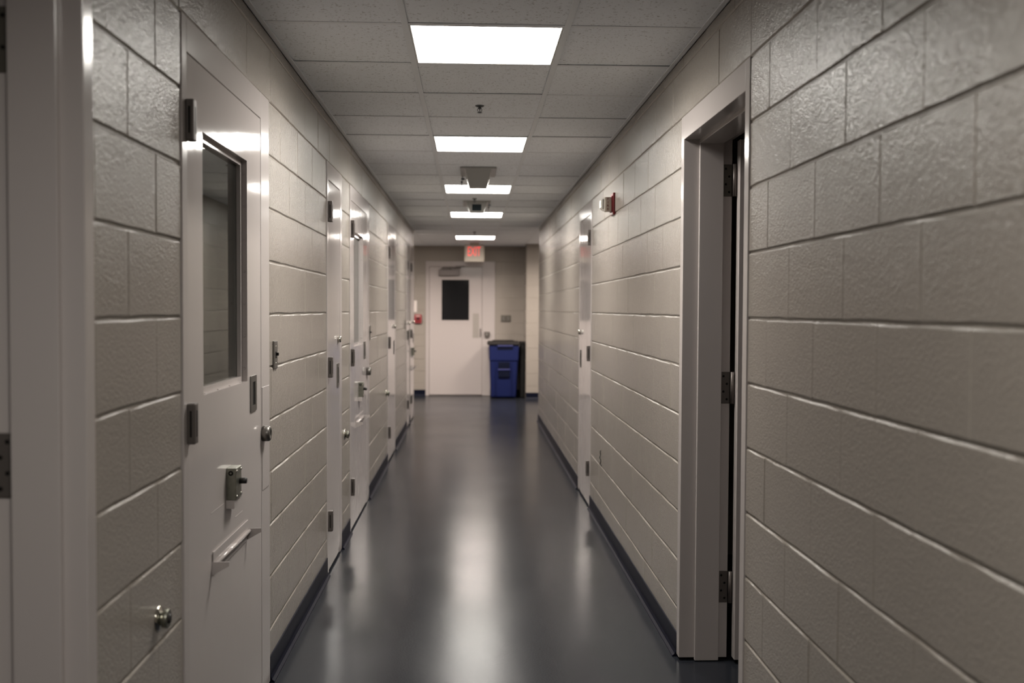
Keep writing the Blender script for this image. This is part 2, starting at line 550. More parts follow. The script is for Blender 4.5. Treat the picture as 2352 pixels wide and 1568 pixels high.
def pull_at(parent, side, u0, u1, h0, h1, flip=False, o=0.0):
    bm = new()
    a, b = (u0 + 0.30 * (u1 - u0), u1 - 0.02 * 1) if not flip else (u0 + 0.012, u1 - 0.3 * (u1 - u0))
    a, b = min(a, b), max(a, b)
    holed(bm, side, u0, u1, h0, h1, (a, b - 0.004, h0 + 0.022, h1 - 0.022), o, o + 0.004, 0.001)
    q = obj('flush_pull', bm, M['steel'], parent)
    bm = new(); wb(bm, side, a - 0.001, b - 0.003, h0 + 0.021, h1 - 0.021, o - 0.001, o + 0.0012)  # flat dark plate, shade of the pull cup given by its colour
    obj('pull_recess_shade', bm, M['dark'], q)
    return q

def cylinder_at(parent, side, u, h, r=0.030, p=0.030, o=0.004, m='steel'):
    ax = {'L': (1, 0, 0), 'R': (-1, 0, 0), 'E': (0, -1, 0)}[side]
    bm = new(); lathe(bm, wp(side, u, h, o), ax, [(0, r), (p - 0.006, r * 0.97), (p, r * 0.82), (p, r * 0.45), (p - 0.003, r * 0.42)], 24)
    q = obj('lock_cylinder', bm, M[m], parent)
    bm = new(); wb(bm, side, u - 0.002, u + 0.002, h - 0.008, h + 0.008, o + p - 0.004, o + p - 0.0022)
    obj('keyhole', bm, M['dark'], q)
    return q

def window_in(leaf, side, a0, a1, b0, b1, glass='glass', screws=True):
    """glazing stop, pane and screws of a door window (hole a0..a1 x b0..b1 in the leaf)"""
    bm = new()
    s = 0.018
    holed(bm, side, a0, a1, b0, b1, (a0 + s, a1 - s, b0 + s, b1 - s), -0.030, -0.016, 0.0015)
    obj('glazing_stop', bm, M['trim'], leaf)
    bm = new(); wb(bm, side, a0 + s * 0.5, a1 - s * 0.5, b0 + s * 0.5, b1 - s * 0.5, -0.0365, -0.0305)
    obj('glass_pane', bm, M[glass], leaf)
    if screws:
        n = 7
        for i in range(n):
            h = b0 + 0.045 + (b1 - b0 - 0.09) * i / (n - 1)
            for u, d in ((a1 - 0.0004, -1), (a0 + 0.0004, 1)):
                bm = new()
                c = wp(side, u, h, -0.008)
                lathe(bm, c, (0, d, 0), [(0, 0.0045), (0.0015, 0.0035)], 8)
                obj('screw', bm, M['frame'], leaf)
        for i in range(4):
            u = a0 + 0.06 + (a1 - a0 - 0.12) * i / 3
            bm = new(); lathe(bm, wp(side, u, b0 + 0.0004, -0.008), (0, 0, 1), [(0, 0.0045), (0.0015, 0.0035)], 8)
            obj('screw', bm, M['frame'], leaf)

def food_hardware(leaf, side, u0):
    f0, f1 = u0 + 0.303, u0 + 0.778
    for a, b, h in ((f0 - 0.012, f0 + 0.155, 0.8465), (f0 + 0.30, f0 + 0.41, 0.771)):
        bm = new(); wb(bm, side, a, b, h - 0.0012, h + 0.0012, 0.0015, 0.0032, 0.0003)
        obj('flap_seam', bm, M['frame'], leaf)
    bm = new(); wb(bm, side, f0, f1, 0.690, 0.727, 0.0038, 0.0075, 0.0008)
    obj('hinge_plate', bm, M['trim'], leaf)
    bm = new(); lathe(bm, wp(side, f0, 0.688, 0.0115), (0, 1, 0), [(0, 0.0068), (f1 - f0, 0.0068)], 12)
    obj('hinge_rod', bm, M['trim'], leaf)
    bm = new(); wb(bm, side, f0, f1, 0.655, 0.684, 0.0025, 0.0055, 0.0008)
    obj('lower_plate', bm, M['trim'], leaf)
    for u in (f0, f1):
        bm = new()
        prism(bm, [(XL + 0.0025, 0.697), (XL + 0.054, 0.697), (XL + 0.054, 0.684), (XL + 0.0025, 0.655)], 'y', u - 0.002, u + 0.002)
        obj('gusset', bm, M['trim'], leaf)
    bm = new(); wb(bm, side, u0 + 0.478, u0 + 0.562, 0.824, 0.851, 0.0025, 0.030, 0.001)
    obj('keeper', bm, M['trim'], leaf)
    bm = new(); wb(bm, side, u0 + 0.483, u0 + 0.558, 0.851, 0.954, 0.0025, 0.034, 0.0015)
    lk = obj('food_slot_lock', bm, M['galv'], leaf)
    bm = new(); lathe(bm, wp(side, u0 + 0.535, 0.906, 0.033), (1, 0, 0), [(0, 0.010), (0.022, 0.010), (0.024, 0.008)], 14)
    obj('bolt_knob', bm, M['black'], lk)
    for hh in (0.862, 0.943):
        for uu in (0.491, 0.550):
            bm = new(); lathe(bm, wp(side, u0 + uu, hh, 0.034), (1, 0, 0), [(0, 0.005), (0.003, 0.004)], 8)
            obj('lock_screw', bm, M['chrome'], lk)
    bm = new(); lathe(bm, wp(side, u0 + 0.4835, 0.938, 0.017), (0, -1, 0), [(0, 0.0085), (0.0015, 0.008), (0.0015, 0.0035), (0, 0.003)], 14)
    obj('lock_keyway', bm, M['dark'], lk)

def cell_door(name, label, u0, u1, wr, detail=True, win=True):
    side = 'L'
    d = empty(name, wp(side, (u0 + u1) / 2, 0, 0), label, 'door', kind='structure')
    wl, head = 0.050, 2.172
    obj('door_frame', frame_bm(side, u0, u1, wl, wr, head), M['frame'], d)
    lu0, lu1 = u0 + wl + 0.003, u1 - wr - 0.003
    lh0, lh1 = 0.018, head - 0.003
    bm = new()
    a0, a1, b0, b1 = u0 + 0.213, u0 + 0.213 + 0.585, 1.212, 1.982
    if win: holed(bm, side, lu0, lu1, lh0, lh1, (a0, a1, b0, b1), -0.045, 0.0025, 0.0015)
    else: wb(bm, side, lu0, lu1, lh0, lh1, -0.045, 0.0025, 0.0015)
    leaf = obj('door_leaf', bm, M['trim'], d)
    if win: window_in(leaf, side, a0, a1, b0, b1)
    for h in (1.984, 1.148, 0.30):
        hinge_at(d, side, u0 + wl, h)
    pull_at(leaf, side, u0 + 0.836, u0 + 0.934, 1.098, 1.226, o=0.0025)
    # lock pocket cover on the wide strike jamb
    bm = new(); wb(bm, side, u1 - wr + 0.006, u1 - 0.02, 0.783, 1.172, 0.004, 0.0062, 0.0008)
    cov = obj('lock_cover', bm, M['frame'], d)
    cylinder_at(cov, side, u0 + 1.046, 0.997)
    # food pass: flap, hinge, ledge with two gussets, sliding bolt lock with a keeper
    food_hardware(leaf, side, u0)
    return d

def plain_door(name, label, side, u0, u1, wl, wr, hinge_low=True, slim_pull=True):
    """flush door without window; hinge_low: hinges at the u0 side"""
    d = empty(name, wp(side, (u0 + u1) / 2, 0, 0), label, 'door', kind='structure')
    head = 2.172
    obj('door_frame', frame_bm(side, u0, u1, wl, wr, head), M['frame'], d)
    bm = new(); wb(bm, side, u0 + wl + 0.003, u1 - wr - 0.003, 0.018, head - 0.003, -0.045, 0.0025, 0.0015)
    leaf = obj('door_leaf', bm, M['trim'], d)
    hu = u0 + wl if hinge_low else u1 - wr
    for h in (1.998, 1.145, 0.295):
        hinge_at(d, side, hu, h)
    eu = u1 - wr if hinge_low else u0 + wl
    s = -1 if hinge_low else 1
    a, b = sorted((eu + s * 0.055, eu + s * 0.14))
    pull_at(leaf, side, a, b, 1.008, 1.146, o=0.0025)
    cylinder_at(leaf, side, eu + s * 0.085, 1.288, r=0.02, p=0.02, o=0.0025, m='chrome')
    return d

def open_door(name, label, side, u0, u1, leaf_at):
    """cased opening with its leaf swung back into the room; leaf hangs on the far jamb"""
    d = empty(name, wp(side, (u0 + u1) / 2, 0, 0), label, 'door', kind='structure')
    w_, head = 0.050, 2.172
    D1, D2, D3 = 0.060, 0.160, 0.199        # rabbet, stop, rabbet
    if side == 'L': D1, D2, D3 = 0.044, 0.142, 0.182
    bm = new()
    b = 0.0022
    for uu0, uu1, s in ((u0, u0 + w_, 1), (u1 - w_, u1, -1)):
        wb(bm, side, uu0, uu1, 0.012, HEAD, -D3, 0.004, b, 2)
        e = uu1 if s > 0 else uu0
        wb(bm, side, min(e - s * 0.002, e + s * 0.016), max(e - s * 0.002, e + s * 0.016), 0.004, head + 0.001, -D2, -D1, b, 2)
    wb(bm, side, u0 + w_ - 0.0012, u1 - w_ + 0.0012, head, HEAD - 0.0003, -D3, 0.0038, b, 2)
    wb(bm, side, u0 + w_ + 0.012, u1 - w_ - 0.012, head - 0.016, head + 0.002, -D2, -D1, b, 2)
    obj('door_frame', bm, M['frame'], d)
    je = u1 - w_                               # face of the far jamb
    sx = 1 if side == 'R' else -1
    X0 = XR if side == 'R' else XL
    # leaf: perpendicular to the wall, inside the room
    bm = new()
    lx0, lx1 = X0 + sx * (D3 + 0.018), X0 + sx * (D3 + 0.018 + 0.92)
    box(bm, lx0, lx1, je - 0.052, je - 0.007, 0.018, head - 0.004, 0.0015)
    leaf = obj('door_leaf', bm, M['trim'], d)
    bm = new(); 
    for yy, dd in ((je - 0.052, -1), (je - 0.007, 1)):
        lathe(bm, (lx1 - sx * 0.07, yy, 1.02), (0, dd, 0), [(0, 0.03), (0.012, 0.028), (0.02, 0.012), (0.045, 0.012), (0.05, 0.026), (0.07, 0.026), (0.075, 0.018)], 16)
    obj('door_knob', bm, M['steel'], leaf)
    for h in (2.006, 1.147, 0.312):
        bm = new()
        box(bm, X0 + sx * (D2 + 0.002), X0 + sx * (D3 - 0.002), je - 0.0035, je + 0.0005, h - 0.066, h + 0.066, 0.0006)
        hg = obj('hinge_leaf', bm, M['plate' if h > 2 else 'hinge'], d)
        bm = new(); lathe(bm, (X0 + sx * (D3 + 0.008), je - 0.010, h - 0.066), (0, 0, 1), [(0, 0.0085), (0.132, 0.0085)], 12)
        obj('hinge_barrel', bm, M['hinge'], hg)
        for k, dh in enumerate((-0.048, -0.016, 0.016, 0.048)):
            bm = new(); lathe(bm, (X0 + sx * ((D2 + D3) / 2 - (0.008 if k % 2 else -0.006)), je - 0.0035, h + dh), (0, -1, 0), [(0, 0.005), (0.001, 0.004)], 10)
            obj('hinge_screw', bm, M['dark'], hg)
    return d

open_door('door_1', 'nearest left doorway with grey steel frame, at the left edge of the photo', 'L', *LD['near'], 0)
cell_door('door_2', 'nearest closed cell door on the left, with tall window and food slot', *LD['cell1'], wr=0.152)
plain_door('door_3', 'narrow windowless door on the left between the two windowed cell doors', 'L', *LD['chase1'], 0.05, 0.085)
cell_door('door_4', 'second windowed cell door on the left, beyond the narrow door', *LD['cell2'], wr=0.16)
plain_door('door_5', 'windowless left door beyond the second cell door', 'L', *LD['room4'], 0.05, 0.10)
plain_door('door_6', 'narrow far left door just before the last cell door', 'L', *LD['chase2'], 0.05, 0.06)
door_7 = plain_door('door_7', 'last door on the left, at the corridor corner', 'L', LD['cell3'][0], L_END - 0.004, 0.05, 0.06)
open_door('door_8', 'open doorway in the right wall with dark hinges and grey steel frame', 'R', *RD['open'], 0)
plain_door('door_9', 'closed windowless door in the right wall beyond the red strobe', 'R', *RD['room2'], 0.05, 0.05)

food_hardware([c for c in door_7.children if c.name.startswith('door_leaf')][0], 'L', 12.90)
# ------------------------------------------------------------------ end door
d = empty('door_10', (-0.19, Y_END, 0), 'white exit door with black window in the far end wall', 'door', kind='structure')
EU0, EU1, EW1, EW2, EHEAD, ETOP = -0.771, 0.395, 0.060, 0.216, 2.178, 2.284
bm = new()
wb(bm, 'E', EU0, EU0 + EW1, 0.004, HEAD, -0.10, 0.012, 0.003, 2)
wb(bm, 'E', EU1 - EW2, EU1, 0.004, HEAD, -0.10, 0.012, 0.003, 2)
wb(bm, 'E', EU0 + EW1 - 0.001, EU1 - EW2 + 0.001, EHEAD, HEAD - 0.0003, -0.10, 0.0118, 0.003, 2)
obj('door_frame', bm, M['frame'], d)
bm = new()
lu0, lu1 = EU0 + EW1 + 0.003, EU1 - EW2 - 0.003
hole = (-0.514, -0.030, 1.264, 1.969)
holed(bm, 'E', lu0, lu1, 0.022, EHEAD - 0.004, hole, -0.05, -0.005, 0.002)
leaf = obj('door_leaf', bm, M['trim'], d)
bm = new(); holed(bm, 'E', hole[0] - 0.012, hole[1] + 0.012, hole[2] - 0.012, hole[3] + 0.012, (hole[0] + 0.012, hole[1] - 0.012, hole[2] + 0.012, hole[3] - 0.012), -0.005, 0.001, 0.001)
obj('window_trim', bm, M['trim'], leaf)
bm = new(); wb(bm, 'E', hole[0] + 0.002, hole[1] - 0.002, hole[2] + 0.002, hole[3] - 0.002, -0.032, -0.026)
obj('glass_pane', bm, M['smoked'], leaf)
bm = new(); wb(bm, 'E', 0.022, 0.126, 0.985, 1.392, -0.005, -0.001, 0.001)
obj('push_plate', bm, M['pushplate'], leaf)
bm = new(); wb(bm, 'E', 0.143, 0.163, 0.99, 1.136, -0.005, 0.0, 0.001)
obj('lock_strip', bm, M['hinge'], leaf)
bm = new(); prism(bm, [(0.214, 1.085), (0.312, 1.085), (0.312, 1.03), (0.29, 0.99), (0.236, 0.99), (0.214, 1.03)], 'y', Y_END - 0.045, Y_END - 0.012)
lc = obj('lock_guard', bm, M['hinge'], d)
bm = new(); lathe(bm, (0.263, Y_END - 0.045, 1.04), (0, -1, 0), [(0, 0.025), (0.006, 0.023), (0.006, 0.008), (0.004, 0.007)], 16)
obj('lock_cylinder', bm, M['steel'], lc)
bm = new(); wb(bm, 'E', lu0, lu1, 0.0, 0.012, -0.08, 0.03, 0.004)
obj('threshold', bm, M['closer'], d)
bm = new(); wb(bm, 'E', -0.550, -0.207, 2.022, 2.128, -0.005, 0.06, 0.008, 2)
cl = obj('door_closer', bm, M['closer'], leaf)
bm = new()
tube(bm, [(-0.36, Y_END - 0.045, 2.125), (-0.36, Y_END - 0.045, 2.152)], 0.014, 10)
tube(bm, [(-0.36, Y_END - 0.045, 2.150), (-0.50, Y_END - 0.06, 2.152), (-0.18, Y_END - 0.03, 2.158)], 0.010, 8)
box(bm, -0.27, -0.12, Y_END - 0.05, Y_END - 0.01, 2.168, 2.19, 0.002)
obj('closer_arm', bm, M['closer'], leaf)

# ------------------------------------------------------------------ ceiling lights
FARL = dict(power=1.75, tint=(1.0, 0.885, 0.795))
def ceiling_light(k, label, group, dm, gx=(GX0, GX1), power=1.0, tint=(1.0, 0.955, 0.885)):
    y0, y1 = row(k) + 0.0125, row(k + 1) - 0.0125
    x0, x1 = gx[0] + 0.0125, gx[1] - 0.0125
    t = empty('ceiling_light', ((x0 + x1) / 2, (y0 + y1) / 2, CEIL), label, 'light', group)
    bm = new()
    f = 0.008
    z0, z1 = CEIL - 0.001, CEIL + 0.012
    for a in ((x0, x0 + f, y0, y1), (x1 - f, x1, y0, y1), (x0 + f, x1 - f, y0, y0 + f), (x0 + f, x1 - f, y1 - f, y1)):
        box(bm, a[0], a[1], a[2], a[3], z0, z1, 0.001)
    obj('light_frame', bm, M['lampbody'], t)
    bm = new(); box(bm, x0 + 0.001, x1 - 0.001, y0 + 0.001, y1 - 0.001, CEIL + 0.0125, CEIL + 0.08)
    obj('light_housing', bm, M['lampbody'], t)
    bm = new(); box(bm, x0 + f - 0.001, x1 - f + 0.001, y0 + f - 0.001, y1 - f + 0.001, CEIL + 0.001, CEIL + 0.0095)
    obj('diffuser', bm, dm, t)
    ld = bpy.data.lights.new('lens_beam', 'AREA')      # the prismatic lens throws most of its light downwards
    ld.shape = 'RECTANGLE'
    ld.size, ld.size_y = x1 - x0 - 2 * f, y1 - y0 - 2 * f
    ld.energy = BEAM * power
    ld.spread = SPREAD
    ld.color = tint
    lo = link('lens_beam', ld, ((x0 + x1) / 2, (y0 + y1) / 2, CEIL), t)
    return t
for k, nm in LIGHT_ROWS.items():
    lab = {'first': 'nearest lit square ceiling light, largest of the five', 'second': 'second lit ceiling light, beyond the nearest sprinkler head',
           'third': 'third lit ceiling light, partly hidden by the nearer camera housing', 'fourth': 'fourth lit ceiling light, behind the camera housing with a dark lens',
           'fifth': 'farthest lit ceiling light, just before the exit sign'}[nm]
    ceiling_light(k, lab, 'lit square lights in the ceiling grid', M['diffuser_far'] if nm == 'fifth' else M['diffuser'], **(FARL if nm == 'fifth' else {}))
for k in BEHIND_ROWS:
    ceiling_light(k, 'lit ceiling light overhead, just above the top of the photo', 'lit square lights in the ceiling grid', M['diffuser_near'], power=LAMP_NEAR)

ceiling_light(SIDE_ROW, 'lit ceiling light of the cross corridor, out of sight round the left corner', 'lit square lights in the ceiling grid', M['diffuser_far'], (XL - 1.2, XL - 0.6), **FARL)
ceiling_light(SIDE_ROW, 'lit ceiling light of the cross corridor, out of sight round the right corner', 'lit square lights in the ceiling grid', M['diffuser_far'], (XR + 0.6, XR + 1.2), **FARL)

# ------------------------------------------------------------------ sprinklers
def sprinkler(x, y):
    t = empty('sprinkler_head', (x, y, CEIL))
    z = CEIL + 0.002
    bm = new(); lathe(bm, (x, y, z), (0, 0, -1), [(0, 0.0235), (0.003, 0.0235), (0.007, 0.017), (0.009, 0.010)], 20)
    obj('flange', bm, M['spr'], t)
    bm = new(); lathe(bm, (x, y, z - 0.008), (0, 0, -1), [(0, 0.008), (0.010, 0.007), (0.012, 0.003)], 12)
    for s in (-1, 1):
        tube(bm, [(x + s * 0.006, y, z - 0.012), (x + s * 0.012, y, z - 0.020), (x + s * 0.011, y, z - 0.027), (x + s * 0.003, y, z - 0.035)], 0.0017, 6)
    obj('sprinkler_frame', bm, M['spr'], t)
    bm = new(); lathe(bm, (x, y, z - 0.015), (0, 0, -1), [(0, 0.0018), (0.018, 0.0018)], 8)
    obj('heat_bulb', bm, M['spr'], t)
    bm = new(); lathe(bm, (x, y, z - 0.034), (0, 0, -1), [(0, 0.004), (0.002, 0.0135), (0.003, 0.0135), (0.005, 0.004)], 16)
    obj('deflector', bm, M['spr'], t)
    return t
SP = sprinkler(0.039, 5.33)
for i, (x, y, lab) in enumerate(((0.039, 5.33, 'nearest sprinkler head, between the first and second ceiling lights'),
                                 (0.025, 9.78, 'second sprinkler head, just in front of the farther camera housing'),
                                 (0.038, 14.02, 'farthest sprinkler head, above the exit sign in the photo'))):
    o = SP if i == 0 else copy_tree(SP)
    o.location = (x, y, CEIL)
    tag(o, lab, 'sprinkler', 'sprinkler heads in the ceiling')

# ------------------------------------------------------------------ camera housings on the ceiling
def camera_housing(label, yfront, s):
    """wedge housing: s = direction its window faces along y"""
    x0, x1 = -0.088, 0.183
    xc = (x0 + x1) / 2
    t = empty('camera_housing', (xc, yfront, CEIL), label, 'camera', 'wedge camera housings on the ceiling')
    yb = yfront - s * 0.46
    bm = new(); box(bm, x0, x1, yb, yfront + s * 0.03, CEIL - 0.012, CEIL - 0.0016, 0.002)
    obj('mounting_plate', bm, M['cambox'], t)
    # wedge
    zt, zb = CEIL - 0.012, CEIL - 0.112
    wt, wbm = 0.100, 0.068
    ybot = yfront - s * 0.05
    pts = [(xc - wt, yb + s * 0.02, zt), (xc + wt, yb + s * 0.02, zt), (xc + wt, yfront, zt), (xc - wt, yfront, zt),
           (xc - wbm, ybot - s * 0.06, zb), (xc + wbm, ybot - s * 0.06, zb), (xc + wbm, ybot + s * 0.03, zb), (xc - wbm, ybot + s * 0.03, zb)]
    bm = new(); v = [bm.verts.new(p) for p in pts]
    for f in ((0, 1, 2, 3), (7, 6, 5, 4), (0, 4, 5, 1), (1, 5, 6, 2), (2, 6, 7, 3), (3, 7, 4, 0)):
        bm.faces.new([v[i] for i in f])
    bmesh.ops.bevel(bm, geom=list(bm.edges), offset=0.004, segments=2, profile=0.5, affect='EDGES')
    body = obj('housing_body', bm, M['cambox'], t)
    # window on the sloping front face
    A, B = Vector(pts[3]), Vector(pts[2]); Cc, Dd = Vector(pts[6]), Vector(pts[7])
    mid = (A + B + Cc + Dd) / 4
    upv = ((A + B) / 2 - (Cc + Dd) / 2).normalized(); ri = Vector((1, 0, 0)); nn = ri.cross(upv).normalized()
    if nn.y * s < 0: nn = -nn
    bm = new()
    vs = []
    for dn in (-0.004, 0.002):
        for a, b in ((-1, -1), (1, -1), (1, 1), (-1, 1)):
            vs.append(bm.verts.new(mid + ri * a * 0.046 + upv * (b * 0.032 - 0.002) + nn * dn))
    for f in ((0, 1, 2, 3), (7, 6, 5, 4), (0, 4, 5, 1), (1, 5, 6, 2), (2, 6, 7, 3), (3, 7, 4, 0)):
        bm.faces.new([vs[i] for i in f])
    bmesh.ops.bevel(bm, geom=list(bm.edges), offset=0.0015, segments=1, profile=0.5, affect='EDGES')
    obj('lens_window', bm, M['lens'], body)
    # key latch hanging at one side
    sx = -s
    lx = xc - s * -1 * 0.0 + (-0.122 if s > 0 else 0.122)
    bm = new()
    box(bm, lx - 0.010, lx + 0.016, yfront - s * 0.02, yfront - s * 0.05, CEIL - 0.045, CEIL - 0.030, 0.002)
    tube(bm, [(lx, yfront - s * 0.035, CEIL - 0.012), (lx, yfront - s * 0.035, CEIL - 0.05)], 0.003, 6)
    lathe(bm, (lx - 0.006, yfront - s * 0.035, CEIL - 0.052), (0, 0, -1), [(0, 0.004), (0.006, 0.009), (0.014, 0.008), (0.02, 0.003), (0.04, 0.0025)], 10)
    obj('key_latch', bm, M['spr'], t)
    return t
camera_housing('nearer wedge camera housing, turned away and overlapping the third light', 8.06, 1)
camera_housing('farther wedge camera housing with a dark lens window facing the viewer', 9.98, -1)

# ------------------------------------------------------------------ exit sign
t = empty('exit_sign', (0.043, 16.3, CEIL), 'lit red EXIT sign hanging over the far door', 'exit sign')
bm = new(); box(bm, -0.114, 0.201, 16.30, 16.36, 2.226, 2.497, 0.006, 2)
bd = obj('sign_body', bm, M['exitbody'], t)
bm = new(); box(bm, -0.03, 0.116, 16.29, 16.37, 2.497, CEIL - 0.0015, 0.003)
obj('ceiling_canopy', bm, M['exitbody'], t)
def text_mesh(name, body, size, thick, m, loc, rot, parent, wide=1.0, bold=0.0):
    cu = bpy.data.curves.new(name, 'FONT')
    cu.body = body; cu.size = size; cu.extrude = thick; cu.offset = bold
    cu.align_x = 'CENTER'; cu.align_y = 'CENTER'
    tmp = bpy.data.objects.new(name, cu); COL.objects.link(tmp)
    dg = bpy.context.evaluated_depsgraph_get()
    me = bpy.data.meshes.new_from_object(tmp.evaluated_get(dg))
    bpy.data.objects.remove(tmp)
    xs = [v.co.x for v in me.vertices]; ys = [v.co.y for v in me.vertices]
    cx, cy = (min(xs) + max(xs)) / 2, (min(ys) + max(ys)) / 2
    for v in me.vertices:
        v.co.x = (v.co.x - cx) * wide; v.co.y -= cy
    me.materials.clear(); me.materials.append(m)
    o = link(name, me, loc, parent)
    o.rotation_euler = rot
    return o
text_mesh('exit_letters', 'EXIT', 0.212, 0.002, M['exit'], (0.040, 16.2985, 2.392), (math.pi / 2, 0, 0), bd, 0.50, 0.001)

# ------------------------------------------------------------------ fire strobe
t = empty('fire_strobe', (XR, 6.25, 2.119), 'red fire alarm strobe with clear lens high on the right wall', 'alarm strobe')
bm = new()
wb(bm, 'R', 6.20, 6.32, 2.052, 2.188, -0.004, 0.014, 0.006, 2)
bp = obj('back_plate', bm, M['red'], t)
bm = new(); wb(bm, 'R', 6.215, 6.305, 2.070, 2.170, 0.012, 0.021, 0.004, 2)
obj('red_collar', bm, M['red'], t)
bm = new(); wb(bm, 'R', 6.225, 6.293, 2.076, 2.162, 0.018, 0.057, 0.003, 2)
sb = obj('strobe_body', bm, M['strobe'], t)
bm = new()
prism(bm, [(XR - 0.056, 2.078), (XR - 0.070, 2.082), (XR - 0.084, 2.098), (XR - 0.086, 2.120), (XR - 0.084, 2.142), (XR - 0.070, 2.157), (XR - 0.056, 2.160)], 'y', 6.228, 6.290)
obj('strobe_lens', bm, M['clear'], t)
bm = new(); lathe(bm, (XR - 0.068, 6.259, 2.088), (0, 0, 1), [(0, 0.006), (0.062, 0.006)], 10)
obj('flash_tube', bm, M['white'], t)
text_mesh('fire_letters', 'F\nI\nR\nE', 0.021, 0.0006, M['redink'], (XR - 0.040, 6.2248, 2.119), (math.pi / 2, 0, 0), sb, 1.0, 0.0006)

# ------------------------------------------------------------------ switch plates
def switch_plate(u, h, label):
    t = empty('switch_plate', wp('L', u, h, 0), label, 'switch', 'steel switch plates beside the left doors')
    bm = new(); wb(bm, 'L', u - 0.036, u + 0.036, h - 0.056, h + 0.056, -0.002, 0.007, 0.0035, 2)
    obj('cover_plate', bm, M['steel'], t)
    bm = new(); wb(bm, 'L', u - 0.006, u + 0.006, h - 0.013, h + 0.013, 0.006, 0.0085)
    wb(bm, 'L', u - 0.004, u + 0.004, h - 0.003, h + 0.009, 0.008, 0.018, 0.001)
    obj('toggle', bm, M['dark'], t)
    for s in (-1, 1):
        bm = new(); lathe(bm, wp('L', u, h + s * 0.034, 0.007), (1, 0, 0), [(0, 0.004), (0.001, 0.003)], 8)
        obj('plate_screw', bm, M['chrome'], t)
    return t
P0 = switch_plate(4.083, 1.282, '')
for i, (u, lab) in enumerate(((4.083, 'steel switch plate just right of the nearest cell door'), (7.86, 'steel switch plate just right of the second cell door'),
                              (12.0, 'steel switch plate on the far left wall before the narrow door'))):
    o = P0 if i == 0 else copy_tree(P0)
    o.location = wp('L', u, 1.282, 0); o['label'] = lab

# ------------------------------------------------------------------ wall bumpers (chrome door holders)
def bumper(u, h):
    t = empty('door_bumper', wp('L', u, h, 0))
    c = wp('L', u, h, -0.002)
    bm = new(); lathe(bm, c, (1, 0, 0), [(0, 0.033), (0.004, 0.033), (0.007, 0.029), (0.009, 0.018), (0.012, 0.017)], 24)
    obj('flange', bm, M['chrome'], t)
    bm = new(); lathe(bm, c, (1, 0, 0), [(0.011, 0.017), (0.014, 0.023), (0.026, 0.0245), (0.028, 0.023)], 24)
    obj('holder_cup', bm, M['galv'], t)
    bm = new(); lathe(bm, c, (1, 0, 0), [(0.027, 0.012), (0.031, 0.012), (0.033, 0.008)], 16)
    obj('rubber_tip', bm, M['black'], t)
    return t
B0 = bumper(2.57, 0.688)
for i, (u, lab) in enumerate(((2.57, 'chrome door bumper low on the wall left of the nearest cell door'), (6.33, 'chrome door bumper between the narrow door and the second cell door'),
                              (9.42, 'chrome door bumper far down the left wall, before the third wide door'))):
    o = B0 if i == 0 else copy_tree(B0)
    o.location = wp('L', u, 0.683, 0)
    tag(o, lab, 'door bumper', 'chrome bumpers on the left wall')

# ------------------------------------------------------------------ wire stub low on the right wall
bm = new()
c = lambda u, h, o: wp('R', u, h, o)
tube(bm, [c(6.79, 0.520, -0.004), c(6.79, 0.512, 0.006), c(6.785, 0.49, 0.003), c(6.78, 0.468, 0.010), c(6.78, 0.455, 0.002), c(6.775, 0.425, 0.006), c(6.77, 0.412, -0.003)], 0.0028, 6)
tag(obj('wire_stub', bm, M['dark']), 'dark bent wire stub low on the right wall near the closed door', 'wire')

# ------------------------------------------------------------------ far end: pull station, notice, wall plate, bin
t = empty('pull_station', (-0.895, Y_END, 1.29), 'small red fire alarm pull station left of the far door', 'fire alarm')
bm = new(); wb(bm, 'E', -0.958, -0.838, 1.225, 1.370, -0.003, 0.045, 0.006, 2)
pb = obj('station_body', bm, M['redfaded'], t)
bm = new(); wb(bm, 'E', -0.925, -0.868, 1.283, 1.316, 0.043, 0.048)
obj('handle_recess', bm, M['dark'], pb)
bm = new(); wb(bm, 'E', -0.935, -0.858, 1.252, 1.274, 0.042, 0.060, 0.004, 2)
obj('pull_handle', bm, M['red'], pb)
bm = new(); wb(bm, 'E', -0.935, -0.860, 1.335, 1.352, 0.0445, 0.0465)
obj('white_band', bm, M['white'], pb)

t = empty('wall_notice', (-1.03, Y_END, 1.42), 'narrow white panel on the far wall above the red pull station', 'panel')
bm = new(); wb(bm, 'E', -1.14, -0.920, 1.412, 1.602, -0.003, 0.012, 0.003, 2)
pn = obj('panel_board', bm, M['panelwhite'], t)
bm = new(); holed(bm, 'E', -1.142, -0.918, 1.410, 1.604, (-1.13, -0.930, 1.422, 1.592), 0.010, 0.015, 0.001)
obj('panel_rim', bm, M['panelwhite'], pn)

t = empty('outlet_plate', (0.58, Y_END, 1.308), 'grey double wall plate on the far wall above the blue bin', 'wall plate')
bm = new(); wb(bm, 'E', 0.497, 0.665, 1.252, 1.366, -0.003, 0.009, 0.003, 2)
op = obj('cover_plate', bm, M['plate'], t)
for x in (0.54, 0.622):
    bm = new(); wb(bm, 'E', x - 0.017, x + 0.017, 1.275, 1.343, 0.008, 0.0105, 0.001)
    obj('device_face', bm, M['steel'], op)

